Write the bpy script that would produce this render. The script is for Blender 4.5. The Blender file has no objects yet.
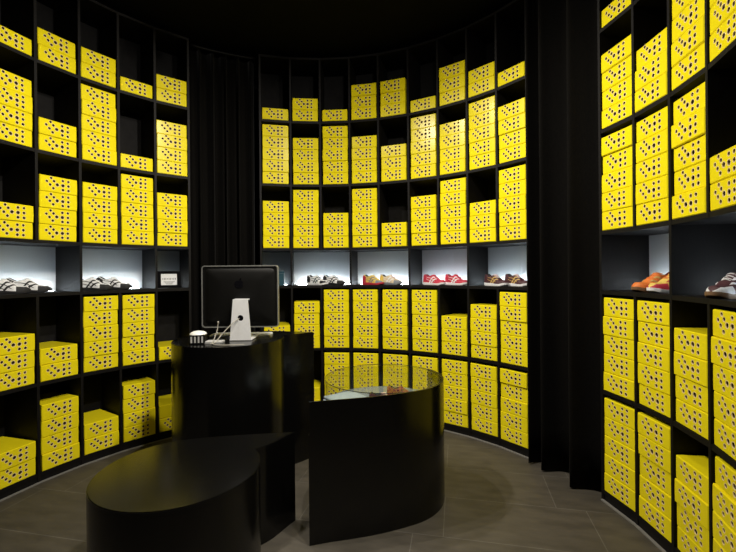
import bpy, bmesh, math, random
from mathutils import Vector, Matrix

random.seed(7)
C = bpy.context.scene.collection
PI = math.pi
def R(a): return math.radians(a)

# ------------------------------------------------------------ camera
EYE = 1.425
cam_data = bpy.data.cameras.new('camera')
cam = bpy.data.objects.new('camera', cam_data)
C.objects.link(cam)
cam_data.sensor_width = 36.0
cam_data.lens = 36.0 * 420.0 / 736.0
cam_data.shift_y = -0.0049
cam_data.clip_start = 0.02
cam.matrix_world = Matrix.Translation((0, 0, EYE)) @ Matrix.Rotation(R(90), 4, 'X') @ Matrix.Rotation(R(-0.50), 4, 'Z')
bpy.context.scene.camera = cam

# ------------------------------------------------------------ world, exposure
w = bpy.data.worlds.new('world'); bpy.context.scene.world = w
w.use_nodes = True
w.node_tree.nodes['Background'].inputs[0].default_value = (0.6, 0.62, 0.7, 1)
w.node_tree.nodes['Background'].inputs[1].default_value = 0.002
vs = bpy.context.scene.view_settings
vs.view_transform = 'Standard'; vs.look = 'None'; vs.gamma = 1.0; vs.use_curve_mapping = False
vs.exposure = 0.0

SPOT_POWER = 148.0
# ceiling spotlights: (x, y, aim x, aim y, aim z, power factor)
CX, CY, RAD = -0.453, 2.19, 1.945
SPOTS = [(-1.20, 2.42, 1.35, 2.5, .75, 1.05), (-.85, 2.86, 1.45, 2.0, .75, .75), (-1.24, 2.12, 1.4, 1.2, .75, .85),
         (.60, 1.50, -1.95, 3.2, .65, 1.15), (.42, 1.10, -.9, 4.1, .65, .65), (.02, 2.00, -2.3, 2.5, .6, 1.25), (.28, 1.36, .1, 4.1, .65, .5)]

# ------------------------------------------------------------ helpers
def link(name, me, m=None, parent=None):
    o = bpy.data.objects.new(name, me); C.objects.link(o)
    if m is not None:
        for x in (m if isinstance(m, (list, tuple)) else [m]): me.materials.append(x)
    if parent is not None: o.parent = parent
    return o
def obj(name, bm, m, parent=None, smooth=False, angle=None):
    me = bpy.data.meshes.new(name)
    bmesh.ops.recalc_face_normals(bm, faces=bm.faces)
    if smooth:
        for f in bm.faces: f.smooth = True
        if angle:
            for e in bm.edges:
                if len(e.link_faces) == 2 and e.calc_face_angle(0) > R(angle): e.smooth = False
    bm.to_mesh(me); bm.free()
    return link(name, me, m, parent)
def tag(o, label, cat, group=None, kind=None):
    o['label'] = label; o['category'] = cat
    if group: o['group'] = group
    if kind: o['kind'] = kind
    return o
def thing(name, label, cat, loc=(0, 0, 0), rz=0, group=None):
    o = bpy.data.objects.new(name, None); C.objects.link(o)
    o.location = loc; o.rotation_euler = (0, 0, rz); o.empty_display_size = .05
    return tag(o, label, cat, group)
def struct(name, bm, m):
    o = obj(name, bm, m); o['kind'] = 'structure'; return o
def box(bm, cx, cy, cz, sx, sy, sz, M=None, bev=0, mi=0):
    r = bmesh.ops.create_cube(bm, size=1.0)
    vs_ = r['verts']
    for v in vs_:
        v.co = Vector((v.co.x * sx + cx, v.co.y * sy + cy, v.co.z * sz + cz))
    if bev:
        es = list({e for v in vs_ for e in v.link_edges})
        rr = bmesh.ops.bevel(bm, geom=es, offset=bev, segments=2, affect='EDGES', profile=.5)
        vs_ = list({v for f in rr['faces'] for v in f.verts} | {v for v in vs_ if v.is_valid})
    if M is not None:
        for v in vs_: v.co = M @ v.co
    if mi:
        for f in {f for v in vs_ for f in v.link_faces}: f.material_index = mi
    return vs_
def prism(bm, pts, z0, z1, mi=0):
    lo = [bm.verts.new((p[0], p[1], z0)) for p in pts]
    hi = [bm.verts.new((p[0], p[1], z1)) for p in pts]
    n = len(pts); fs = []
    for i in range(n):
        fs.append(bm.faces.new((lo[i], lo[(i + 1) % n], hi[(i + 1) % n], hi[i])))
    fs.append(bm.faces.new(hi)); fs.append(bm.faces.new(list(reversed(lo))))
    for f in fs: f.material_index = mi
    return fs
def ribbon(bm, path, thick, z0, z1, closed=False):
    """vertical wall of some thickness following a plan path"""
    n = len(path); nor = []
    for i in range(n):
        a = path[(i - 1) % n] if (closed or i > 0) else path[i]
        b = path[(i + 1) % n] if (closed or i < n - 1) else path[i]
        d = Vector((b[0] - a[0], b[1] - a[1])).normalized()
        nor.append(Vector((-d.y, d.x)))
    rows = []
    for i, p in enumerate(path):
        q = Vector(p); o = nor[i] * thick / 2
        rows.append([bm.verts.new((q.x + o.x, q.y + o.y, z0)), bm.verts.new((q.x - o.x, q.y - o.y, z0)),
                     bm.verts.new((q.x - o.x, q.y - o.y, z1)), bm.verts.new((q.x + o.x, q.y + o.y, z1))])
    for i in range(n if closed else n - 1):
        a, b = rows[i], rows[(i + 1) % n]
        for k in range(4):
            bm.faces.new((a[k], a[(k + 1) % 4], b[(k + 1) % 4], b[k]))
    if not closed:
        bm.faces.new(rows[0]); bm.faces.new(rows[-1])
def tube(bm, pts, r, seg=8):
    pts = [Vector(p) for p in pts]; rings = []
    for i, p in enumerate(pts):
        d = (pts[min(i + 1, len(pts) - 1)] - pts[max(i - 1, 0)]).normalized()
        u = d.cross(Vector((0, 0, 1)))
        if u.length < 1e-3: u = d.cross(Vector((1, 0, 0)))
        u.normalize(); v = d.cross(u)
        rr = r[i] if isinstance(r, (list, tuple)) else r
        rings.append([bm.verts.new(p + (u * math.cos(2 * PI * k / seg) + v * math.sin(2 * PI * k / seg)) * rr) for k in range(seg)])
    for a, b in zip(rings, rings[1:]):
        for k in range(seg): bm.faces.new((a[k], a[(k + 1) % seg], b[(k + 1) % seg], b[k]))
    bm.faces.new(rings[0]); bm.faces.new(rings[-1])
def smooth_path(pts, n=8):
    P = [Vector(p) for p in pts]; out = []
    for i in range(len(P) - 1):
        p0 = P[max(i - 1, 0)]; p1 = P[i]; p2 = P[i + 1]; p3 = P[min(i + 2, len(P) - 1)]
        for k in range(n):
            t = k / n
            out.append(.5 * ((2 * p1) + (p2 - p0) * t + (2 * p0 - 5 * p1 + 4 * p2 - p3) * t * t + (-p0 + 3 * p1 - 3 * p2 + p3) * t ** 3))
    out.append(P[-1]); return out
def cyl(bm, x, y, z0, z1, r, r2=None, seg=24, M=None):
    r2 = r if r2 is None else r2
    a = [bm.verts.new((x + r * math.cos(2 * PI * k / seg), y + r * math.sin(2 * PI * k / seg), z0)) for k in range(seg)]
    b = [bm.verts.new((x + r2 * math.cos(2 * PI * k / seg), y + r2 * math.sin(2 * PI * k / seg), z1)) for k in range(seg)]
    for k in range(seg): bm.faces.new((a[k], a[(k + 1) % seg], b[(k + 1) % seg], b[k]))
    bm.faces.new(b); bm.faces.new(list(reversed(a)))
    if M is not None:
        for v in a + b: v.co = M @ v.co

# ------------------------------------------------------------ materials
def mat(name, col, rough=.5, metal=0, noise=0, scale=30, bump=0, coat=0, spec=.5, stretch=None, emit=None, es=0, sheen=0):
    m = bpy.data.materials.new(name); m.use_nodes = True
    nt = m.node_tree; b = nt.nodes['Principled BSDF']
    b.inputs['Base Color'].default_value = (*col, 1); b.inputs['Roughness'].default_value = rough
    b.inputs['Metallic'].default_value = metal; b.inputs['Specular IOR Level'].default_value = spec
    b.inputs['Coat Weight'].default_value = coat
    if sheen:
        b.inputs['Sheen Weight'].default_value = sheen; b.inputs['Sheen Roughness'].default_value = .4
    if emit:
        b.inputs['Emission Color'].default_value = (*emit, 1); b.inputs['Emission Strength'].default_value = es
    if noise or bump:
        tc = nt.nodes.new('ShaderNodeTexCoord'); mp = nt.nodes.new('ShaderNodeMapping')
        if stretch: mp.inputs['Scale'].default_value = stretch
        nz = nt.nodes.new('ShaderNodeTexNoise'); nz.inputs['Scale'].default_value = scale; nz.inputs['Detail'].default_value = 5
        nt.links.new(tc.outputs['Object'], mp.inputs[0]); nt.links.new(mp.outputs[0], nz.inputs['Vector'])
        if noise:
            rp = nt.nodes.new('ShaderNodeValToRGB')
            rp.color_ramp.elements[0].position = .3; rp.color_ramp.elements[1].position = .7
            rp.color_ramp.elements[0].color = (*[c * (1 - noise) for c in col], 1)
            rp.color_ramp.elements[1].color = (*[min(1, c * (1 + noise)) for c in col], 1)
            nt.links.new(nz.outputs[0], rp.inputs[0]); nt.links.new(rp.outputs[0], b.inputs['Base Color'])
        if bump:
            bp = nt.nodes.new('ShaderNodeBump'); bp.inputs['Strength'].default_value = bump; bp.inputs['Distance'].default_value = .002
            nt.links.new(nz.outputs[0], bp.inputs['Height']); nt.links.new(bp.outputs[0], b.inputs['Normal'])
    return m
M_wood = mat('black_stained_wood', (.0050, .0043, .0042), .58, noise=.35, scale=25, bump=.12, stretch=(6, 6, .6), spec=.2)
M_back = mat('black_back_board', (.006, .0055, .0055), .75, noise=.3, scale=20, spec=.2)
M_yel = mat('yellow_card', (.92, .775, .011), .22, noise=.03, scale=6, bump=.03, spec=.2)
M_hole = mat('box_inside_painted_shade', (.03, .018, .004), .8, noise=.3, scale=60)
M_rim = mat('card_edge_with_painted_highlight', (.90, .70, .34), .6, noise=.05, scale=60)
M_panel = mat('white_display_panel', (.66, .70, .72), .5, noise=.02, scale=5)
M_trim = mat('brushed_metal_strip', (.28, .27, .25), .45, metal=.3, noise=.1, scale=40)
M_cloth = mat('black_velvet', (.0030, .0026, .0021), .9, noise=.35, scale=90, bump=.3, spec=.08, sheen=.02)
M_lacq = mat('black_satin_lacquer', (.0030, .0029, .0027), .21, noise=.15, scale=3, spec=.5)
M_ceil = mat('black_ceiling_paint', (.0042, .0041, .004), .9, noise=.2, scale=4, spec=.1)
M_wall = mat('black_wall_paint', (.006, .006, .006), .85, noise=.2, scale=4, spec=.2)
M_steel = mat('silver_aluminium', (.80, .81, .82), .4, metal=.15, noise=.03, scale=50)
M_rimsil = mat('silver_screen_rim', (.32, .32, .30), .4, metal=.6, noise=.03, scale=50)
M_pla = mat('black_plastic', (.0035, .0034, .003), .5, noise=.1, scale=40, spec=.15)
M_gloss = mat('glossy_black', (.004, .004, .005), .12, noise=.1, scale=20)
M_white = mat('white_plastic', (.75, .75, .72), .4, noise=.02, scale=40)
M_cable = mat('off_white_rubber', (.34, .32, .27), .5, noise=.03, scale=40)
M_key = mat('grey_keys', (.42, .42, .41), .5, noise=.04, scale=60)
M_paper = mat('white_paper', (.82, .84, .86), .7, noise=.02, scale=30)
M_ink = mat('dark_ink', (.02, .02, .03), .7, noise=.1, scale=50)
M_tray = mat('blue_grey_tray_cloth', (.17, .20, .22), .8, noise=.12, scale=40, bump=.2)
M_shirt = mat('pale_blue_grey_cotton', (.30, .36, .40), .85, noise=.1, scale=60, bump=.3)
M_teal = mat('dark_teal_card', (.01, .06, .09), .5, noise=.15, scale=20)

def strip_mat(name, s):
    return mat(name, (.8, .85, .9), .5, emit=(.82, .92, 1.0), es=s, noise=.01)
M_led = strip_mat('cool_white_light_strip', 48.0)
M_led_dim = strip_mat('added_weak_light_strip', 9.0)  # added light for the single-column cells, which have no strip of their own

def glass_mat(name, tint, base=.06):
    m = bpy.data.materials.new(name); m.use_nodes = True; nt = m.node_tree; nt.nodes.clear()
    out = nt.nodes.new('ShaderNodeOutputMaterial'); mx = nt.nodes.new('ShaderNodeMixShader')
    tr = nt.nodes.new('ShaderNodeBsdfTransparent'); gl = nt.nodes.new('ShaderNodeBsdfGlossy')
    lw = nt.nodes.new('ShaderNodeLayerWeight'); lw.inputs['Blend'].default_value = .5
    pw = nt.nodes.new('ShaderNodeMath'); pw.operation = 'POWER'; pw.inputs[1].default_value = 6.0
    fr = nt.nodes.new('ShaderNodeMath'); fr.operation = 'MULTIPLY_ADD'; fr.inputs[1].default_value = .5; fr.inputs[2].default_value = .02
    nt.links.new(lw.outputs['Facing'], pw.inputs[0]); nt.links.new(pw.outputs[0], fr.inputs[0])
    tr.inputs[0].default_value = (*tint, 1); gl.inputs['Roughness'].default_value = .02; gl.inputs[0].default_value = (.9, .92, .92, 1)
    nt.links.new(fr.outputs[0], mx.inputs[0]); nt.links.new(tr.outputs[0], mx.inputs[1]); nt.links.new(gl.outputs[0], mx.inputs[2])
    nt.links.new(mx.outputs[0], out.inputs[0]); return m
M_glass = glass_mat('smoked_glass', (.925, .93, .90))
M_glass_edge = mat('dark_glass_edge', (.02, .03, .028), .15, noise=.1, scale=30)

# floor: large slate tiles with pale joints
def floor_mat():
    m = bpy.data.materials.new('slate_floor_tiles'); m.use_nodes = True; nt = m.node_tree; b = nt.nodes['Principled BSDF']
    tc = nt.nodes.new('ShaderNodeTexCoord'); mp = nt.nodes.new('ShaderNodeMapping')
    mp.inputs['Rotation'].default_value = (0, 0, R(12)); mp.inputs['Location'].default_value = (0.25, .17, 0)
    br = nt.nodes.new('ShaderNodeTexBrick'); br.inputs['Scale'].default_value = 1.0
    br.inputs['Brick Width'].default_value = .82; br.inputs['Row Height'].default_value = .41
    br.inputs['Mortar Size'].default_value = .0028; br.inputs['Mortar Smooth'].default_value = .3
    br.offset = .8; br.inputs['Bias'].default_value = 0
    br.inputs['Color1'].default_value = (.080, .070, .055, 1); br.inputs['Color2'].default_value = (.068, .060, .047, 1)
    br.inputs['Mortar'].default_value = (.125, .115, .10, 1)
    nz = nt.nodes.new('ShaderNodeTexNoise'); nz.inputs['Scale'].default_value = 5; nz.inputs['Detail'].default_value = 8
    nz2 = nt.nodes.new('ShaderNodeMapping'); nz2.inputs['Scale'].default_value = (1, 3, 1)
    rp = nt.nodes.new('ShaderNodeValToRGB'); rp.color_ramp.elements[0].position = .35; rp.color_ramp.elements[1].position = .7
    rp.color_ramp.elements[0].color = (.78, .78, .78, 1); rp.color_ramp.elements[1].color = (1.15, 1.15, 1.15, 1)
    mx = nt.nodes.new('ShaderNodeMix'); mx.data_type = 'RGBA'; mx.blend_type = 'MULTIPLY'; mx.inputs[0].default_value = 1
    bp = nt.nodes.new('ShaderNodeBump'); bp.inputs['Strength'].default_value = .25; bp.inputs['Distance'].default_value = .003
    L = nt.links.new
    L(tc.outputs['Object'], mp.inputs[0]); L(mp.outputs[0], br.inputs['Vector']); L(mp.outputs[0], nz2.inputs[0]); L(nz2.outputs[0], nz.inputs['Vector'])
    L(nz.outputs[0], rp.inputs[0]); L(br.outputs[0], mx.inputs[6]); L(rp.outputs[0], mx.inputs[7]); L(mx.outputs[2], b.inputs['Base Color'])
    L(nz.outputs[0], bp.inputs['Height']); L(bp.outputs[0], b.inputs['Normal'])
    b.inputs['Roughness'].default_value = .55; b.inputs['Specular IOR Level'].default_value = .35
    return m
M_floor = floor_mat()

# ------------------------------------------------------------ structure
CEIL = 3.62
X0, X1, Y0, Y1 = -3.3, 2.6, -1.2, 4.9
bm = bmesh.new(); box(bm, (X0 + X1) / 2, (Y0 + Y1) / 2, -.05, X1 - X0, Y1 - Y0, .1); struct('floor', bm, M_floor)
bm = bmesh.new(); box(bm, (X0 + X1) / 2, (Y0 + Y1) / 2, CEIL + .05, X1 - X0, Y1 - Y0, .1); struct('ceiling', bm, M_ceil)
for nm, c, s in (('wall_back', ((X0 + X1) / 2, Y1 + .05), (X1 - X0, .1)), ('wall_front', ((X0 + X1) / 2, Y0 - .05), (X1 - X0, .1)),
                 ('wall_left', (X0 - .05, (Y0 + Y1) / 2), (.1, Y1 - Y0)), ('wall_right', (X1 + .05, (Y0 + Y1) / 2), (.1, Y1 - Y0))):
    bm = bmesh.new(); box(bm, c[0], c[1], CEIL / 2, s[0], s[1], CEIL); struct(nm, bm, M_wall)

# ------------------------------------------------------------ curved shelving
SH0 = .065                       # top of the bottom shelf
LV = dict(q5=SH0, q4=SH0 + .6196, d=SH0 + 1.236, r1=SH0 + 1.604, r2=SH0 + 2.230, r3=SH0 + 2.852)
TOP = SH0 + 3.475
DEP = .36; ST = .024             # depth of the shelving, board thickness
PITCH = 8.4
def pol(a, r, z=None):
    x = CX + r * math.cos(R(a)); y = CY + r * math.sin(R(a))
    return (x, y) if z is None else (x, y, z)
def radial_board(bm, a, r0, r1, z0, z1, t=.018):
    c = pol(a, (r0 + r1) / 2)
    M = Matrix.Translation((c[0], c[1], (z0 + z1) / 2)) @ Matrix.Rotation(R(a), 4, 'Z')
    box(bm, 0, 0, 0, r1 - r0, t, z1 - z0, M)
def ring_slab(bm, angs, r0, r1, z0, z1):
    rows = []
    for a in angs:
        rows.append([bm.verts.new(pol(a, r0, z0)), bm.verts.new(pol(a, r1, z0)), bm.verts.new(pol(a, r1, z1)), bm.verts.new(pol(a, r0, z1))])
    for a, b in zip(rows, rows[1:]):
        for k in range(4): bm.faces.new((a[k], a[(k + 1) % 4], b[(k + 1) % 4], b[k]))
    bm.faces.new(rows[0]); bm.faces.new(rows[-1])

def shelving(label, a_lines, wide, dim_cells, group):
    """a_lines: angles of the uprights; wide: indices of lines that have no upright in the display row"""
    root = thing('curved_shelving', label, 'shelving', pol(sum(a_lines) / len(a_lines), RAD, 0), 0, group)
    inv = Matrix.Translation(-Vector(root.location))
    def put(name, bm, m):
        bmesh.ops.transform(bm, matrix=inv, verts=bm.verts); return obj(name, bm, m, root)
    for i, a in enumerate(a_lines):
        bm = bmesh.new()
        if i in wide:
            radial_board(bm, a, RAD, RAD + DEP, .0, LV['d'] - ST)
            radial_board(bm, a, RAD, RAD + DEP, LV['r1'] - ST, TOP)
        else:
            radial_board(bm, a, RAD, RAD + DEP, .0, TOP)
        put('upright', bm, M_wood)
    for k in ('q5', 'q4', 'd', 'r1', 'r2', 'r3'):
        bm = bmesh.new(); ring_slab(bm, a_lines, RAD + .002, RAD + DEP, LV[k] - ST, LV[k]); put('shelf', bm, M_wood)
    bm = bmesh.new(); ring_slab(bm, a_lines, RAD + .001, RAD + DEP, TOP - .02, TOP); put('top_board', bm, M_wood)
    bm = bmesh.new(); ring_slab(bm, a_lines, RAD + DEP, RAD + DEP + .015, 0, TOP); put('back_panel', bm, M_back)
    bm = bmesh.new(); ring_slab(bm, a_lines, RAD + .006, RAD + .03, .0, SH0 - ST); put('plinth', bm, M_wood)
    bm = bmesh.new(); ring_slab(bm, a_lines, RAD - .014, RAD + .003, .0, .006); put('floor_trim', bm, M_trim)
    # lit white panels at the back of each display opening
    cells = []; st = 0
    for i in range(1, len(a_lines)):
        if i in wide: continue
        cells.append((st, i)); st = i
    for j, (s, e) in enumerate(cells):
        aa = [a_lines[s] + .28 * (1 if a_lines[e] > a_lines[s] else -1)] + [a_lines[q] for q in range(s + 1, e)] + [a_lines[e] - .28 * (1 if a_lines[e] > a_lines[s] else -1)]
        dim = j in dim_cells
        bm = bmesh.new(); ring_slab(bm, aa, RAD + DEP - .008, RAD + DEP - .001, LV['d'] + .001, LV['r1'] - ST - .001); put('display_panel', bm, M_panel)
        sg = 1.1 if aa[-1] > aa[0] else -1.1; ab = [aa[0] + sg] + aa[1:-1] + [aa[-1] - sg]
        bm = bmesh.new(); ring_slab(bm, ab, RAD + DEP - .060, RAD + DEP - .048, LV['d'] + .0005, LV['d'] + .0065); put('light_strip', bm, M_led_dim if dim else M_led)  # in the dim cells the strip is an added light
    return root
A_L = [126.0, 134.1, 142.4, 150.6, 159.1, 167.4, 175.7]           # from the left curtain towards the entrance
A_B = [107.2, 98.7, 90.2, 81.65, 73.2, 64.4, 55.8, 47.45, 39.2, 31.0]           # left to right
A_R = [12.5, 4.5, -3.6, -11.8, -20.0, -28.2]              # from the right curtain towards the entrance
shelving('tall black curved shelving on the left, beside the dark curtain and framed card', A_L, {2, 4, 6}, {0}, 'curved black shelving units')
shelving('widest black curved shelving at the back, between the two curtains', A_B, {2, 4, 6, 8}, {0}, 'curved black shelving units')
shelving('black curved shelving on the right, holding the orange shoes', A_R, {1, 3}, {}, 'curved black shelving units')

# ------------------------------------------------------------ shoeboxes
BW, BH, BD = .246, .1148, .325
HOLES = [(.29, .13, .0085), (.365, .30, .0089), (.45, .50, .0110), (.18, .36, .0085), (.26, .55, .0089), (.345, .75, .0089),
         (.60, .20, .0087), (.60, .5, .0114), (.60, .78, .0093), (.75, .2, .0085), (.75, .49, .0091), (.75, .78, .0091)]
def shoebox_mesh(holes=True):
    """front face looks to -x; x from 0 (front) to BD; y width; z from 0"""
    bm = bmesh.new()
    e = .0042; h2 = BW / 2; H = BH - .0018
    def ringv(x, dy, dz0, dz1, bulge=0):
        pts = []
        N = 6
        for k in range(N): pts.append((-h2 + dy + (2 * h2 - 2 * dy) * k / N, dz0))
        for k in range(N): pts.append((h2 - dy, dz0 + (H - dz1 - dz0) * k / N))
        for k in range(N): pts.append((h2 - dy - (2 * h2 - 2 * dy) * k / N, H - dz1))
        for k in range(N): pts.append((-h2 + dy, H - dz1 - (H - dz1 - dz0) * k / N))
        out = []
        for (y, z) in pts:
            yy = y * (1 + .012 * math.sin(PI * z / H) * (1 if bulge else 0))     # sides bow out a little
            out.append(bm.verts.new((x, yy, z)))
        return out
    r0 = ringv(0, e, e, e, 1); r1 = ringv(e, 0, 0, 0, 1); r2 = ringv(BD - e, 0, 0, 0, 1); r3 = ringv(BD, e, e, e, 1)
    n = len(r0)
    for a, b in ((r0, r1), (r1, r2), (r2, r3)):
        for k in range(n): bm.faces.new((a[k], a[(k + 1) % n], b[(k + 1) % n], b[k]))
    bm.faces.new(r3)
    if not holes:
        bm.faces.new(list(reversed(r0)))
    else:
        edges = [bm.edges.get((r0[k], r0[(k + 1) % n])) for k in range(n)]
        S = 12
        for (u, v, hr) in HOLES:
            y0 = -h2 + BW * (1 - u); z0 = H * (1 - v)
            a = [bm.verts.new((0, y0 + hr * math.cos(2 * PI * k / S), z0 + hr * math.sin(2 * PI * k / S))) for k in range(S)]
            b = [bm.verts.new((.0035, y0 + hr * .95 * math.cos(2 * PI * k / S), z0 + hr * .95 * math.sin(2 * PI * k / S))) for k in range(S)]
            a0_ = a; a = [bm.verts.new((0, y0 + hr * 1.32 * math.cos(2 * PI * k / S), z0 + hr * 1.32 * math.sin(2 * PI * k / S))) for k in range(S)]
            for k in range(S):
                f = bm.faces.new((a0_[k], a0_[(k + 1) % S], b[(k + 1) % S], b[k])); f.material_index = 2
                f = bm.faces.new((a[k], a[(k + 1) % S], a0_[(k + 1) % S], a0_[k])); f.material_index = 2  # flat pale ring: highlight on the hole edge, painted in
                edges.append(bm.edges.get((a[k], a[(k + 1) % S])))
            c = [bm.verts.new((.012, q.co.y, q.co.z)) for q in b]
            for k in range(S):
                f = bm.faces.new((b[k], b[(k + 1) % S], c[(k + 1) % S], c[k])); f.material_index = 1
            f = bm.faces.new(c); f.material_index = 1  # dark pit walls and cap paint the shade inside the box
        bmesh.ops.triangle_fill(bm, edges=edges, use_beauty=True)
    bmesh.ops.recalc_face_normals(bm, faces=bm.faces)
    me = bpy.data.meshes.new('shoebox'); bm.to_mesh(me); bm.free()
    for m in (M_yel, M_hole, M_rim): me.materials.append(m)
    return me
box_me = shoebox_mesh(); plain_me = shoebox_mesh(False)
ORD = ['first', 'second', 'third', 'fourth', 'fifth', 'sixth', 'seventh', 'eighth', 'ninth']
ROWN = dict(r3='top row', r2='second row', r1='row above shoes', q4='row under shoes', q5='bottom row')
proto = None
def stack(side, ci, a0, a1, row, n, plain=()):
    global proto
    am = (a0 + a1) / 2
    rm = RAD * math.cos(R(abs(a1 - a0) / 2))
    colp = ('%s column from %s' % (ORD[ci], 'left' if side == 'back' else 'curtain'))
    base_off = random.uniform(-.004, .004)
    for k in range(n):
        if proto is None:
            o = link('shoebox', box_me); proto = o
        else:
            o = proto.copy(); C.objects.link(o)
        if k in plain: o.data = plain_me
        off = base_off * .4 + random.uniform(-.0015, .0015)
        rr = rm + .006 + random.uniform(-.006, .006)
        a = am
        # tangent direction
        t = Vector((-math.sin(R(a)), math.cos(R(a))))
        p = pol(a, rr)
        o.location = (p[0] + t.x * off, p[1] + t.y * off, LV[row] + .0004 + k * BH)
        o.rotation_euler = (0, 0, R(a) + R(random.uniform(-.5, .5)))
        if n == 1: what = 'lone yellow shoebox'
        elif k == 0: what = 'bottom yellow shoebox of stack'
        elif k == n - 1: what = 'topmost yellow shoebox of stack'
        else: what = '%s yellow shoebox up' % ORD[k]
        tag(o, '%s, %s, %s, %s shelf' % (what, ROWN[row], colp, side), 'shoebox', 'yellow shoeboxes on the curved shelves')
# counts: columns in order of the unit's angle list
LEFT = [dict(r3=2, r2=4, r1=4, q4=1, q5=2), dict(r3=1, r2=1, r1=5, q4=5, q5=4), dict(r3=2, r2=5, r1=4, q4=5, q5=2),
        dict(r3=2, r2=2, r1=4, q4=2, q5=4), dict(r3=1, r2=4, r1=2, q4=3, q5=2)]
BACK = [dict(r3=1, r2=5, r1=4, q4=2), dict(r3=2, r2=4, r1=5, q4=4, q5=2), dict(r3=1, r2=5, r1=3, q4=5, q5=5),
        dict(r3=3, r2=4, r1=5, q4=5, q5=5), dict(r3=3, r2=3, r1=2, q4=5, q5=5), dict(r3=1, r2=5, r1=4, q4=5, q5=5),
        dict(r3=3, r2=4, r1=5, q4=3, q5=5), dict(r3=2, r2=5, r1=3, q4=4, q5=5), dict(r3=1, r2=4, r1=5, q4=5, q5=5)]
RIGHT = [dict(r3=1, r2=4, r1=5, q4=5, q5=5), dict(r2=3, r1=5, q4=5, q5=5), dict(r2=5, r1=5, q4=4, q5=4), dict(r2=4, r1=2, q4=5, q5=5)]
for side, cols, A in (('left', LEFT, A_L), ('back', BACK, A_B), ('right', RIGHT, A_R)):
    for i, d in enumerate(cols):
        for row, n in d.items():
            stack(side, i, A[i], A[i + 1], row, n, plain=(1,) if (side == 'left' and i == 0 and row == 'q5') else ())

# ------------------------------------------------------------ curtains
def curtain(a0, a1, folds, r_c, amp, label, phase=0, knots=None):
    am = (a0 + a1) / 2
    root = thing('curtain', label, 'curtain', pol(am, r_c, 0), 0, 'dark floor length curtains')
    n = folds * 20; bm = bmesh.new(); rows = []
    Z = [.012, .3, 1.0, 1.8, 2.6, 3.2, 3.5]
    for z in Z:
        row = []
        for i in range(n + 1):
            t = i / n; a = a0 + (a1 - a0) * t
            if knots:
                for (ta, ga), (tb, gb) in zip(knots, knots[1:]):
                    if t <= tb + 1e-9: break
                s = -PI / 2 + 2 * PI * (ga + (gb - ga) * (t - ta) / (tb - ta))
                wv = math.sin(s) + .06 * math.sin(3.1 * s + z)
            else:
                s = t * folds * 2 * PI + phase
                wv = math.sin(s + .5 * math.sin(s)) + .25 * math.sin(2.3 * s + 1.0) + .12 * math.sin(5.1 * s + z)
            k = amp * (1.15 - .25 * z / 3.5)
            rr = r_c + k * wv; a2 = a + (.55 * math.cos(s) * k / .06)
            row.append(bm.verts.new(Vector(pol(a2, rr, z)) - Vector(root.location)))
        rows.append(row)
    for p, q in zip(rows, rows[1:]):
        for i in range(n): bm.faces.new((p[i], p[i + 1], q[i + 1], q[i]))
    o = obj('curtain_cloth', bm, M_cloth, root, smooth=True)
    md = o.modifiers.new('thick', 'SOLIDIFY'); md.thickness = .006
    bm = bmesh.new(); pts = [Vector(pol(a0 + (a1 - a0) * i / 12, r_c, 3.535)) - Vector(root.location) for i in range(13)]
    tube(bm, pts, .014); obj('curtain_rail', bm, M_pla, root, smooth=True)
    return root
curtain(30.3, 13.0, 3, RAD - .01, .075, 'black floor length curtain hanging in deep folds, right of the back shelving', knots=[(0, -.3), (.08, 0), (.29, 1), (.74, 2), (1, 2.55)])
curtain(124.9, 108.3, 5, RAD + .10, .05, 'black floor length curtain behind the computer, left of the back shelving', phase=.8)

# ------------------------------------------------------------ comma shaped furniture
def bez(p0, p1, p2, p3, n):
    out = []
    for i in range(n + 1):
        t = i / n
        out.append(tuple((1 - t) ** 3 * a + 3 * (1 - t) ** 2 * t * b + 3 * (1 - t) * t * t * c + t ** 3 * d for a, b, c, d in zip(p0, p1, p2, p3)))
    return out
def comma(c, r, tip, angA, angB, n=56, k=.5, kin=.35):
    """outline: from the tip along the outer side to the circle at angA (tangent), round to angB, then inner side back to the tip.
    goes round from angA to angB in the direction of the sign of angB-angA"""
    sg = 1 if angB > angA else -1
    P = lambda a: (c[0] + r * math.cos(R(a)), c[1] + r * math.sin(R(a)))
    A, B = P(angA), P(angB)
    d = math.dist(A, tip)
    ta = (-sg * math.sin(R(angA)), sg * math.cos(R(angA)))
    outer = bez(tip, (tip[0] + (A[0] - tip[0]) * .33, tip[1] + (A[1] - tip[1]) * .33), (A[0] - ta[0] * d * k, A[1] - ta[1] * d * k), A, 14)
    arc = [P(angA + (angB - angA) * i / n) for i in range(1, n)]
    rad = (math.cos(R(angB)), math.sin(R(angB)))
    d2 = math.dist(B, tip)
    inner = bez(B, (B[0] + rad[0] * d2 * kin, B[1] + rad[1] * d2 * kin), (tip[0] + (B[0] - tip[0]) * .35, tip[1] + (B[1] - tip[1]) * .35), tip, 10)
    return outer, arc, inner
def comma_block(name, pts, z0, z1, m, root, bev=.004):
    bm = bmesh.new(); prism(bm, pts, z0, z1)
    bmesh.ops.remove_doubles(bm, verts=bm.verts, dist=1e-5)
    bmesh.ops.transform(bm, matrix=Matrix.Translation((-root.location.x, -root.location.y, 0)), verts=bm.verts)
    bmesh.ops.recalc_face_normals(bm, faces=bm.faces)
    if bev:
        es = [e for e in bm.edges if all(abs(v.co.z - z1) < 1e-6 for v in e.verts)]
        bmesh.ops.bevel(bm, geom=es, offset=bev, segments=2, affect='EDGES')
    return obj(name, bm, m, root, smooth=True, angle=28)

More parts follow.
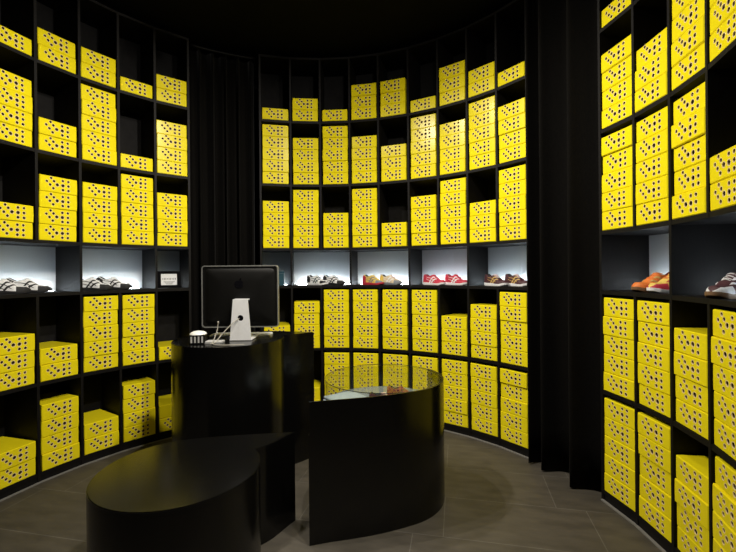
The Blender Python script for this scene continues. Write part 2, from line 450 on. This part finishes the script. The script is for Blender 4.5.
# low table, front left
LT_C, LT_R, LT_TIP, LT_Z = (-.893, 1.975), .366, (-.43, 2.42), .512
root = thing('low_table', 'low black comma-shaped table, shortest of the three, at front left', 'table', (LT_C[0], LT_C[1], 0), 0, 'black comma-shaped furniture')
o_, a_, i_ = comma(LT_C, LT_R, LT_TIP, 103, 103 + 360 - 68)
pts = o_ + a_ + i_[:-1]
comma_block('table_top', pts, LT_Z - .02, LT_Z, M_lacq, root)
comma_block('table_body', pts, 0, LT_Z - .0205, M_lacq, root, 0)

# counter, rear left
CT_C, CT_R, CT_TIP, CT_Z = (-.985, 2.98), .378, (-.426, 3.26), .967
root = thing('sales_counter', 'tall black comma-shaped counter carrying the computer, rear left', 'counter', (CT_C[0], CT_C[1], 0), 0, 'black comma-shaped furniture')
o_, a_, i_ = comma(CT_C, CT_R, CT_TIP, 88, 88 + 360 - 70)
pts = o_ + a_ + i_[:-1]
comma_block('counter_top', pts, CT_Z - .02, CT_Z, M_lacq, root)
comma_block('counter_body', pts, 0, CT_Z - .0205, M_lacq, root, 0)

# display case, centre
DC_C, DC_R, DC_TIP, DC_Z, TRAY = (.092, 2.72), .386, (-.318, 2.19), .750, .585
root = thing('display_case', 'black comma-shaped display case with a round glass lid, in the centre', 'display case', (DC_C[0], DC_C[1], 0), 0, 'black comma-shaped furniture')
OFF = Matrix.Translation((-DC_C[0], -DC_C[1], 0))
o_, a_, i_ = comma(DC_C, DC_R, DC_TIP, -64, -64 + 360 - 108, kin=.25)
pts = o_ + a_ + i_[:-1]
comma_block('case_body', pts, 0, TRAY - .006, M_lacq, root, 0)
inn = [(DC_C[0] + (x - DC_C[0]) * .985, DC_C[1] + (y - DC_C[1]) * .985) for x, y in pts]
comma_block('tray', inn, TRAY - .006, TRAY, M_tray, root, 0)
# opaque front wall from the tip round to the right side
wall = [p for p in o_] + [(DC_C[0] + DC_R * math.cos(R(a)), DC_C[1] + DC_R * math.sin(R(a))) for a in range(-60, 34, 3)]
wall = [(DC_C[0] + (x - DC_C[0]) * .989, DC_C[1] + (y - DC_C[1]) * .989) for x, y in wall]
bm = bmesh.new(); ribbon(bm, wall, .009, TRAY - .006, DC_Z)
bmesh.ops.transform(bm, matrix=OFF, verts=bm.verts); obj('front_wall', bm, M_lacq, root, smooth=True, angle=35)
bm = bmesh.new()
ribbon(bm, [(DC_R * .965 * math.cos(R(a)), DC_R * .965 * math.sin(R(a))) for a in range(0, 360, 5)], .005, TRAY, DC_Z - .0065, closed=True)
obj('glass_cylinder', bm, M_glass, root, smooth=True, angle=40)
bm = bmesh.new(); cyl(bm, 0, 0, DC_Z - .006, DC_Z, DC_R * .968, seg=72); obj('glass_lid', bm, M_glass, root)
bm = bmesh.new(); ribbon(bm, [(DC_R * .971 * math.cos(R(a)), DC_R * .971 * math.sin(R(a))) for a in range(0, 360, 5)], .0018, DC_Z - .004, DC_Z, closed=True)
obj('lid_rim', bm, M_glass_edge, root)

# ------------------------------------------------------------ sneakers
def lerp_tab(tab, t):
    for (a, va), (b, vb) in zip(tab, tab[1:]):
        if t <= b:
            u = (t - a) / (b - a); u = u * u * (3 - 2 * u); return va + (vb - va) * u
    return tab[-1][1]
SL = .272
def s_w(t): return lerp_tab([(0, .018), (.05, .029), (.15, .033), (.4, .034), (.7, .046), (.86, .041), (.96, .024), (1, .006)], t)
def s_h(t): return 1.12 * lerp_tab([(0, .068), (.06, .078), (.25, .058), (.38, .066), (.5, .074), (.62, .056), (.78, .036), (.92, .028), (1, .006)], t)
def s_z(t): return lerp_tab([(0, .026), (.35, .022), (.75, .015), (1, .026)], t)
def s_sole(t): return lerp_tab([(0, .006), (.1, 0), (.8, 0), (1, .014)], t)
def s_open(t): return 0 if (t < .03 or t > .48) else lerp_tab([(.03, .010), (.1, .022), (.3, .025), (.48, .012)], t)
def S(t, f, side, off=0.0):
    """surface point; f 0 = at the sole, 1 = top edge"""
    w_, h_, z_ = s_w(t) , s_h(t), s_z(t)
    op = s_open(t)
    ph = f * PI / 2
    y = op + (w_ - op) * math.cos(ph) ** .75 if w_ > op else w_
    xo = -off if t < .06 else (off if t > .95 else 0)
    z = z_ + h_ * math.sin(ph) ** .9
    return Vector((SL * (t - .5) + xo, side * (y + off), z + off * f))
def patch(bm, poly_t, poly_f, side, wd, off=.0016, n=10, c=7):
    """band following the surface from (t0,f0) to (t1,f1), wd wide in t"""
    rows = []
    for i in range(n + 1):
        u = i / n; t = poly_t[0] + (poly_t[1] - poly_t[0]) * u; f = poly_f[0] + (poly_f[1] - poly_f[0]) * u
        f = min(.97, max(.02, f)); tt = [min(1, max(0, t + wd * (k / c - .5))) for k in range(c + 1)]
        rows.append([bm.verts.new(S(q, f, side, off)) for q in tt] + [bm.verts.new(S(q, f, side, -.001)) for q in reversed(tt)])
    m = len(rows[0])
    for a, b in zip(rows, rows[1:]):
        for k in range(m): bm.faces.new((a[k], a[(k + 1) % m], b[(k + 1) % m], b[k]))
    bm.faces.new(rows[0]); bm.faces.new(rows[-1])
NS = 40
def sneaker_parts(col):
    """col: dict of materials; returns list of (name, mesh)"""
    parts = []
    def fin(name, bm, m, sub=0):
        bmesh.ops.remove_doubles(bm, verts=bm.verts, dist=1e-5)
        bmesh.ops.recalc_face_normals(bm, faces=bm.faces)
        for f in bm.faces: f.smooth = True
        for e in bm.edges:
            if len(e.link_faces) == 2 and e.calc_face_angle(0) > R(50): e.smooth = False
        me = bpy.data.meshes.new(name); bm.to_mesh(me); bm.free(); me.materials.append(m); parts.append((name, me))
    # sole
    bm = bmesh.new(); rows = []
    for i in range(NS + 1):
        t = i / NS; x = SL * (t - .5) * 1.03; wd = s_w(t) * 1.07 + .002
        z0, z1 = s_sole(t), s_z(t) + .004
        rows.append([bm.verts.new(v) for v in ((x, -wd * .94, z0), (x, wd * .94, z0), (x, wd * 1.02, (z0 + z1) / 2), (x, wd, z1), (x, -wd, z1), (x, -wd * 1.02, (z0 + z1) / 2))])
    for a, b in zip(rows, rows[1:]):
        for k in range(6): bm.faces.new((a[k], a[(k + 1) % 6], b[(k + 1) % 6], b[k]))
    bm.faces.new(rows[0]); bm.faces.new(rows[-1]); fin('sole', bm, col['sole'])
    # upper, open at the ankle
    bm = bmesh.new(); m_ = 9; L_, R_ = [], []
    for i in range(NS + 1):
        t = i / NS
        L_.append([bm.verts.new(S(t, k / m_, 1)) for k in range(m_ + 1)])
        R_.append([bm.verts.new(S(t, k / m_, -1)) for k in range(m_ + 1)])
    for i in range(NS):
        for k in range(m_):
            bm.faces.new((L_[i][k], L_[i + 1][k], L_[i + 1][k + 1], L_[i][k + 1]))
            bm.faces.new((R_[i][k], R_[i][k + 1], R_[i + 1][k + 1], R_[i + 1][k]))
        if s_open(i / NS) and s_open((i + 1) / NS): continue
        try: bm.faces.new((L_[i][m_], L_[i + 1][m_], R_[i + 1][m_], R_[i][m_]))
        except Exception: pass
    for k in range(m_):
        bm.faces.new((L_[0][k], L_[0][k + 1], R_[0][k + 1], R_[0][k])); bm.faces.new((L_[NS][k], R_[NS][k], R_[NS][k + 1], L_[NS][k + 1]))
    fin('upper', bm, col['upper'])
    # lining just inside the opening
    bm = bmesh.new(); rows = []
    for i in range(14):
        t = .035 + .44 * i / 13; op = s_open(t); z = s_z(t) + s_h(t)
        rows.append([bm.verts.new(v) for v in ((SL * (t - .5), op + .002, z + .001), (SL * (t - .5), op * .7, z - .022), (SL * (t - .5), -op * .7, z - .022), (SL * (t - .5), -op - .002, z + .001))])
    for a, b in zip(rows, rows[1:]):
        for k in range(3): bm.faces.new((a[k], a[k + 1], b[k + 1], b[k]))
    fin('lining', bm, col['lining'])
    # tongue
    bm = bmesh.new(); rows = []
    for i in range(8):
        t = .40 + .22 * i / 7; z = s_z(t) + s_h(t) + .010 * (1 - i / 7) + .001; hw = .019 - .006 * i / 7
        rows.append([bm.verts.new((SL * (t - .5) - .004 * (1 - i / 7), y, z + dz)) for y, dz in ((-hw, -.004), (0, 0), (hw, -.004), (hw, -.008), (0, -.004), (-hw, -.008))])
    for a, b in zip(rows, rows[1:]):
        for k in range(6): bm.faces.new((a[k], a[(k + 1) % 6], b[(k + 1) % 6], b[k]))
    bm.faces.new(rows[0]); bm.faces.new(rows[-1]); fin('tongue', bm, col.get('tongue', col['upper']))
    # laces
    bm = bmesh.new()
    for i in range(5):
        t = .47 + .045 * i; z = s_z(t) + s_h(t) + .004
        tube(bm, [(SL * (t - .5) + dx, y, z + dz) for y, dz, dx in ((-.020, -.009, -.004), (-.010, -.002, 0), (0, .001, .002), (.010, -.002, 0), (.020, -.009, -.004))], .0024, 6)
    fin('laces', bm, col['lace'])
    # stripes along both sides
    bm = bmesh.new()
    for sd in (1, -1):
        patch(bm, (.36, .60), (.02, .80), sd, .050); patch(bm, (.48, .70), (.02, .70), sd, .050)
        patch(bm, (.20, .62), (.66, .20), sd, .050); patch(bm, (.16, .50), (.40, .06), sd, .045)
    fin('stripes', bm, col['stripe'])
    # heel counter and toe guard
    bm = bmesh.new()
    for sd in (1, -1): patch(bm, (.10, .10), (.02, .72), sd, .20, .0022)
    fin('heel_counter', bm, col['heel'])
    if 'toe' in col:
        bm = bmesh.new()
        for sd in (1, -1): patch(bm, (.86, .86), (.02, .55), sd, .28, .0018)
        fin('toe_guard', bm, col['toe'])
    return parts
def c_(name, rgb, r=.55): return mat(name, rgb, r, noise=.08, scale=120, bump=.15)
K = dict(white=c_('white_leather', (.88, .89, .90)), black=c_('black_suede', (.012, .012, .014), .7), teal=c_('deep_teal_suede', (.02, .06, .075)),
         red=c_('red_suede', (.56, .03, .06)), dred=c_('dark_red_suede', (.22, .012, .03)), yellow=c_('mustard_leather', (.80, .58, .12)), cream=c_('cream_leather', (.75, .62, .42)),
         grey=c_('grey_suede', (.22, .24, .27)), brown=c_('dark_brown_suede', (.07, .022, .028)), gold=c_('tan_gold_leather', (.62, .42, .14)),
         orange=c_('orange_suede', (.80, .22, .04)), pink=c_('pale_pink_leather', (.80, .52, .50)), gum=c_('gum_rubber', (.20, .11, .05)), green=c_('dark_green_lining', (.01, .04, .03)))
def pair_set(up, sole, stripe, lace, heel, lining='black', toe=None, tongue=None):
    d = dict(upper=K[up], sole=K[sole], stripe=K[stripe], lace=K[lace], heel=K[heel], lining=K[lining])
    if toe: d['toe'] = K[toe]
    if tongue: d['tongue'] = K[tongue]
    return sneaker_parts(d)
def sneaker(parts, ang, r, heading, label, group, z=None, tilt=0, sc=1.0):
    p = pol(ang, r)
    root = thing('sneaker', label, 'shoe', (p[0], p[1], (LV['d'] + .0005) if z is None else z), 0, group)
    root.rotation_euler = (R(tilt), 0, R(heading)); root.scale = (sc, sc, sc)
    for n, me in parts: link(n, me, None, root)
    return root
PW = pair_set('white', 'white', 'black', 'white', 'black')
PB = pair_set('white', 'black', 'black', 'white', 'black', toe='black')
PT = pair_set('white', 'white', 'teal', 'teal', 'black', toe='black')
PT2 = pair_set('white', 'black', 'black', 'teal', 'black', lining='teal', toe='black')
PY = pair_set('yellow', 'red', 'grey', 'cream', 'red', 'green', toe='grey')
PY2 = pair_set('cream', 'grey', 'white', 'pink', 'yellow', 'black', toe='grey')
PR = pair_set('red', 'white', 'white', 'red', 'red', 'dred', toe='red')
PN = pair_set('brown', 'white', 'gold', 'white', 'brown', 'black', toe='brown', tongue='pink')
PO = pair_set('orange', 'gum', 'gold', 'orange', 'orange', 'dred', toe='orange')
PO2 = pair_set('yellow', 'white', 'red', 'orange', 'grey', 'dred', toe='red')
PD = pair_set('dred', 'grey', 'brown', 'dred', 'dred', 'black')
PH = pair_set('brown', 'gum', 'white', 'white', 'brown', 'dred', toe='white')
RS = RAD + .13
G_S = 'sneakers on the display shelves'
SNK = [
    (PB, 162.6, RAD + .12, 36, 'white and black sneaker cut by the left photo edge, left display shelf', G_S),
    (PB, 158.2, RAD + .15, 30, 'white sneaker with black stripes and toe beside the one cut by the left photo edge', G_S),
    (PB, 146.6, RAD + .12, 16, 'white sneaker with black toe, left one of the pair nearer the left curtain', G_S),
    (PB, 141.8, RAD + .16, 12, 'white sneaker with black toe, right one of the pair nearer the left curtain', G_S),
    (PT, 91.6, RAD + .12, -30, 'white sneaker with black heel, left one of the pair right of the computer', G_S),
    (PT2, 87.0, RAD + .14, -26, 'black and white sneaker with teal laces, back display shelf', G_S),
    (PY, 75.8, RAD + .12, -38, 'mustard sneaker with red heel and sole, back display shelf', G_S),
    (PY2, 71.0, RAD + .15, -36, 'cream sneaker with grey toe beside the mustard one, back display shelf', G_S),
    (PR, 58.5, RAD + .115, -50, 'red sneaker with white stripes, left one of the red pair', G_S),
    (PR, 53.0, RAD + .165, -50, 'red sneaker with white stripes, right one of the red pair', G_S),
    (PN, 41.7, RAD + .115, -64, 'dark brown and tan sneaker, left one of the pair beside the right curtain', G_S),
    (PN, 36.9, RAD + .155, -64, 'dark brown and tan sneaker, right one of the pair beside the right curtain', G_S),
    (PO, 5.3, RAD + .145, -172, 'orange sneaker with gum sole, toe pointing left, right display shelf', G_S),
    (PO2, 2.0, RAD + .145, -172, 'mustard and red sneaker behind the orange one, right display shelf', G_S),
    (PH, -10.2, RAD + .12, -160, 'brown sneaker with white toe, cut by the right photo edge', G_S),
]
SNK = [q + (None, 0, (.95 if q[1] > 120 else .9) if q[1] > 20 else 1.0) for q in SNK]

for s in SNK: sneaker(*s)

# ------------------------------------------------------------ things in the display row
# framed card on the left shelf
fp = pol(130.3, RAD + .10)
root = thing('framed_card', 'small black frame with a white printed card, left shelf beside curtain', 'picture frame', (fp[0], fp[1], LV['d'] + .0005), R(130.3 - 90 - 12))
TL = Matrix.Translation((0, 0, .002)) @ Matrix.Rotation(R(-9), 4, 'X')
bm = bmesh.new(); W_, H_ = .19, .150
for cx, cz, sx, sz in ((0, .012, W_, .024), (0, H_ - .012, W_, .024), (-W_ / 2 + .015, H_ / 2, .03, H_ - .048), (W_ / 2 - .015, H_ / 2, .03, H_ - .048)):
    box(bm, cx, 0, cz, sx, .014, sz, TL, bev=.002)
obj('frame', bm, M_gloss, root)
bm = bmesh.new(); box(bm, 0, .002, H_ / 2, W_ - .058, .004, H_ - .046, TL); obj('card', bm, M_paper, root)
bm = bmesh.new()
for k in range(9): box(bm, -.052 + .013 * k, -.0008, .080, .0045, .0012, .017 if k % 3 else .011, TL)
for k in range(3): box(bm, 0, -.0008, .054 - .010 * k, .09 - .02 * k, .0012, .003, TL)
obj('print', bm, M_ink, root)
bm = bmesh.new(); box(bm, 0, 0, .054, .04, .004, .104, Matrix.Translation((0, .060, .001)) @ Matrix.Rotation(R(14), 4, 'X')); obj('easel_back', bm, M_pla, root)
# teal box behind the computer
bp_ = pol(102.1, RAD + .12)
root = thing('gift_box', 'dark teal small box right behind the computer, back display shelf', 'box', (bp_[0], bp_[1], LV['d'] + .0005), R(10))
bm = bmesh.new(); box(bm, 0, 0, .06, .085, .10, .12, bev=.003); obj('box_body', bm, M_teal, root)
bm = bmesh.new(); box(bm, 0, 0, .132, .094, .109, .022, bev=.002); obj('box_lid', bm, M_teal, root)

# ------------------------------------------------------------ computer and the things on the counter
mx_, my_ = -.893, 2.93
root = thing('desktop_computer', 'silver-rimmed black desktop computer seen from behind on the counter', 'computer', (mx_, my_, CT_Z + .0005), R(1))
def rrect(w_, h_, r, n=6):
    out = []
    for cx, cz, a0 in ((w_ / 2 - r, h_ / 2 - r, 0), (-w_ / 2 + r, h_ / 2 - r, 90), (-w_ / 2 + r, -h_ / 2 + r, 180), (w_ / 2 - r, -h_ / 2 + r, 270)):
        for k in range(n + 1):
            a = R(a0 + 90 * k / n); out.append((cx + r * math.cos(a), cz + r * math.sin(a)))
    return out
MW, MH, MZ = .532, .432, .298          # width, height, centre height over the counter
def plate(name, outline, y0, y1, m, hole=None, bev=0):
    bm = bmesh.new()
    def ring(pts, y): return [bm.verts.new((x, y, MZ + z)) for x, z in pts]
    a, b = ring(outline, y0), ring(outline, y1); n = len(a)
    for k in range(n): bm.faces.new((a[k], a[(k + 1) % n], b[(k + 1) % n], b[k]))
    if hole:
        c, d = ring(hole, y0), ring(hole, y1)
        for k in range(n):
            bm.faces.new((c[k], c[(k + 1) % n], d[(k + 1) % n], d[k]))
            bm.faces.new((a[k], a[(k + 1) % n], c[(k + 1) % n], c[k])); bm.faces.new((b[k], b[(k + 1) % n], d[(k + 1) % n], d[k]))
    else:
        bm.faces.new(a); bm.faces.new(b)
    return obj(name, bm, m, root)
plate('screen_rim', rrect(MW, MH, .022), -.006, .026, M_rimsil, hole=rrect(MW - .014, MH - .014, .016))
plate('rear_shell', rrect(MW - .0145, MH - .0145, .016), -.001, .020, M_pla)
# gently bulged back
bm = bmesh.new(); rows = []
for s_, dy in ((.93, 0), (.90, -.006), (.78, -.014), (.5, -.020)):
    rows.append([bm.verts.new((x * s_, -.001 + dy, MZ + z * s_)) for x, z in rrect(MW - .0145, MH - .0145, .03)])
for a, b in zip(rows, rows[1:]):
    for k in range(len(a)): bm.faces.new((a[k], a[(k + 1) % len(a)], b[(k + 1) % len(a)], b[k]))
bm.faces.new(rows[-1]); obj('rear_bulge', bm, M_pla, root, smooth=True, angle=60)
plate('screen', rrect(MW - .05, MH - .05, .004), .020, .0225, M_gloss)
# round fruit shaped logo: glossy on matt
bm = bmesh.new(); out = []
for k in range(48):
    a = 2 * PI * k / 48; r_ = .030 * (1 + .07 * math.cos(2 * a)) * (1 - .16 * math.exp(-((a - PI / 2) / .28) ** 2) - .10 * math.exp(-((a - 1.5 * PI) / .25) ** 2))
    x, z = r_ * math.cos(a), r_ * math.sin(a)
    d = math.hypot(x - .037, z - .004)
    if d < .014: x = .037 + (x - .037) / d * .014 if d > 0 else x; z = .004 + (z - .004) / d * .014 if d > 0 else z
    out.append((x, z))
def lf(pts, y0, y1):
    a = [bm.verts.new((x, y0, MZ + .085 + z)) for x, z in pts]; b = [bm.verts.new((x, y1, MZ + .085 + z)) for x, z in pts]
    for k in range(len(a)): bm.faces.new((a[k], a[(k + 1) % len(a)], b[(k + 1) % len(a)], b[k]))
    bm.faces.new(a); bm.faces.new(b)
lf(out, -.0235, -.016)
lf([(.002 + .0, .030), (.006, .040), (.014, .045), (.012, .036)], -.0235, -.016)
obj('logo', bm, M_gloss, root)
# stand: tapering sheet with a round cable hole, bent foot
bm = bmesh.new()
def stand_x(z): return .073 - (.073 - .050) * min(1, z / .285)
nseg = 24; hc = (.022, .155); hr = .020
sec = [(0, 0, 0)]
outer_o = [(-stand_x(.012), .012), (stand_x(.012), .012), (stand_x(.283), .283), (-stand_x(.283), .283)]
def along(pts, n):
    out = []
    for i in range(len(pts)):
        a = pts[i]; b = pts[(i + 1) % len(pts)]
        for k in range(n): out.append((a[0] + (b[0] - a[0]) * k / n, a[1] + (b[1] - a[1]) * k / n))
    return out
SX = .022
outer_o = [(x + SX, z) for x, z in outer_o]
oo = along(outer_o, 6)
edges = []
for y in (-.078, -.070):
    vo = [bm.verts.new((x, y, z)) for x, z in oo]; vh = [bm.verts.new((hc[0] + hr * math.cos(2 * PI * k / 24), y, hc[1] + hr * math.sin(2 * PI * k / 24))) for k in range(24)]
    es = [bm.edges.new((vo[k], vo[(k + 1) % 24])) for k in range(24)] + [bm.edges.new((vh[k], vh[(k + 1) % 24])) for k in range(24)]
    bmesh.ops.triangle_fill(bm, edges=es, use_beauty=True); edges.append((vo, vh))
for q in (0, 1):
    a, b = edges[0][q], edges[1][q]
    for k in range(24): bm.faces.new((a[k], a[(k + 1) % 24], b[(k + 1) % 24], b[k]))
box(bm, SX, .010, .007, .150, .176, .010, bev=.002)
box(bm, SX, -.048, .279, .096, .052, .008)
obj('stand', bm, M_steel, root)
bm = bmesh.new(); cyl(bm, 0, 0, 0, .006, .0185, seg=24, M=Matrix.Translation((SX, -.066, .155)) @ Matrix.Rotation(R(90), 4, 'X')); obj('cable_hole', bm, M_gloss, root)
# cable hanging from the hole over the counter
bm = bmesh.new()
tube(bm, smooth_path([(mx_ + .016, my_ - .080, CT_Z + .152), (mx_ - .02, my_ - .105, CT_Z + .125), (mx_ - .075, my_ - .145, CT_Z + .060), (mx_ - .105, my_ - .190, CT_Z + .012), (mx_ - .112, my_ - .225, CT_Z + .006), (mx_ - .06, my_ - .262, CT_Z + .005), (mx_ + .03, my_ - .268, CT_Z + .005), (mx_ + .10, my_ - .250, CT_Z + .005)]), .0032)
tag(obj('power_cable', bm, M_cable, None, smooth=True), 'white power cable running down from the hole in the computer stand', 'cable')
bm = bmesh.new()
tube(bm, smooth_path([(mx_ - .105, my_ - .14, CT_Z + .132), (mx_ - .108, my_ - .155, CT_Z + .08), (mx_ - .120, my_ - .19, CT_Z + .02), (mx_ - .126, my_ - .225, CT_Z + .005)]), .003)
cyl(bm, mx_ - .105, my_ - .14, CT_Z + .125, CT_Z + .142, .0052, seg=10)
tag(obj('plug_cable', bm, M_cable, None, smooth=True), 'short white cable standing upright left of the computer stand', 'cable')
# keyboard
root = thing('keyboard', 'slim silver keyboard lying under the computer screen', 'keyboard', (-.935, 3.10, CT_Z + .0005), R(2))
bm = bmesh.new(); box(bm, 0, 0, .006, .43, .13, .012, bev=.002); obj('keyboard_body', bm, M_steel, root)
bm = bmesh.new()
for r_ in range(5):
    for k in range(14): box(bm, -.195 + .030 * k, -.048 + .024 * r_, .0138, .026, .020, .0035)
obj('keys', bm, M_white, root)
# card reader with rounded white top
root = thing('card_reader', 'small grey card reader with rounded white top, left on the counter', 'card reader', (-1.125, 2.775, CT_Z + .0005), R(12))
bm = bmesh.new(); box(bm, 0, 0, .030, .098, .105, .060, bev=.006); obj('reader_body', bm, M_pla, root)
bm = bmesh.new()
for k in range(4): box(bm, -.033 + .022 * k, -.0535, .030, .010, .003, .040)
obj('button_strip', bm, M_key, root)
bm = bmesh.new(); rows = []
for i in range(7):
    a = PI / 2 * i / 6; rows.append([bm.verts.new((.054 * math.cos(a) * math.cos(2 * PI * k / 24), .058 * math.cos(a) * math.sin(2 * PI * k / 24), .060 + .022 * math.sin(a))) for k in range(24)])
for a, b in zip(rows, rows[1:]):
    for k in range(24): bm.faces.new((a[k], a[(k + 1) % 24], b[(k + 1) % 24], b[k]))
bm.faces.new(rows[0]); bmesh.ops.remove_doubles(bm, verts=bm.verts, dist=1e-5); obj('white_top', bm, M_white, root, smooth=True, angle=50)
# papers beside the reader
bm = bmesh.new(); box(bm, -1.02, 2.78, CT_Z + .0075, .11, .08, .014, bev=.002)
tag(obj('notepad', bm, M_key), 'small grey notepad between card reader and computer stand', 'notepad')

# ------------------------------------------------------------ goods in the display case
bm = bmesh.new()
for k, (sx, sy) in enumerate(((.23, .19), (.225, .185), (.218, .18))):
    box(bm, 0, 0, .010 + .019 * k, sx, sy, .018, bev=.008)
tag(obj('folded_shirt', bm, M_shirt, None, smooth=True), 'folded pale blue-grey shirt in the left of the glass display case', 'shirt')
bpy.data.objects['folded_shirt'].location = (-.15, 2.66, TRAY + .0005); bpy.data.objects['folded_shirt'].rotation_euler = (0, 0, R(35))
for parts_, x_, y_, hd, lb in ((PN, .10, 2.66, 5, 'dark brown sneaker lying in the display case, nearer the folded shirt'),
                               (PD, .22, 2.80, -8, 'dark red sneaker lying in the display case, furthest from the shirt')):
    s_o = sneaker(parts_, 0, 0, hd, lb, 'sneakers in the display case', z=TRAY + .0005)
    s_o.location = (x_, y_, TRAY + .0005); s_o.scale = (.72, .72, .72)

# ------------------------------------------------------------ ceiling spotlights
proto_s = None
for k, (x, y, ax, ay, az, fac) in enumerate(SPOTS):
    z = CEIL - .16
    where = ['right in front of the counter', 'above the rear of the counter', 'between the counter and low table',
             'furthest right in front of the display case', 'nearest the entrance', 'above the display case tip', 'between entrance and display case'][k]
    root = thing('ceiling_spotlight', 'black ceiling spotlight ' + where, 'spotlight', (x, y, CEIL), 0, 'ceiling spotlights')
    d = Vector((ax - x, ay - y, az - z)).normalized()
    q = d.to_track_quat('-Z', 'Y'); Mq = Matrix.Translation((0, 0, z - CEIL)) @ q.to_matrix().to_4x4()
    bm = bmesh.new(); cyl(bm, 0, 0, -.02, 0, .035); cyl(bm, 0, 0, -.11, -.02, .008, seg=10); obj('stem', bm, M_pla, root)
    bm = bmesh.new(); cyl(bm, 0, 0, .005, .085, .042, .036, M=Mq); obj('lamp_housing', bm, M_pla, root, smooth=True, angle=40)
    ld = bpy.data.lights.new('spot_bulb', 'SPOT'); ld.energy = SPOT_POWER * fac; ld.spot_size = R(118); ld.spot_blend = 1.0
    ld.shadow_soft_size = .03; ld.color = (1.0, .93, .82)
    lo = bpy.data.objects.new('spot_bulb', ld); C.objects.link(lo); lo.parent = root
    lo.matrix_local = Mq @ Matrix.Translation((0, 0, -.012))
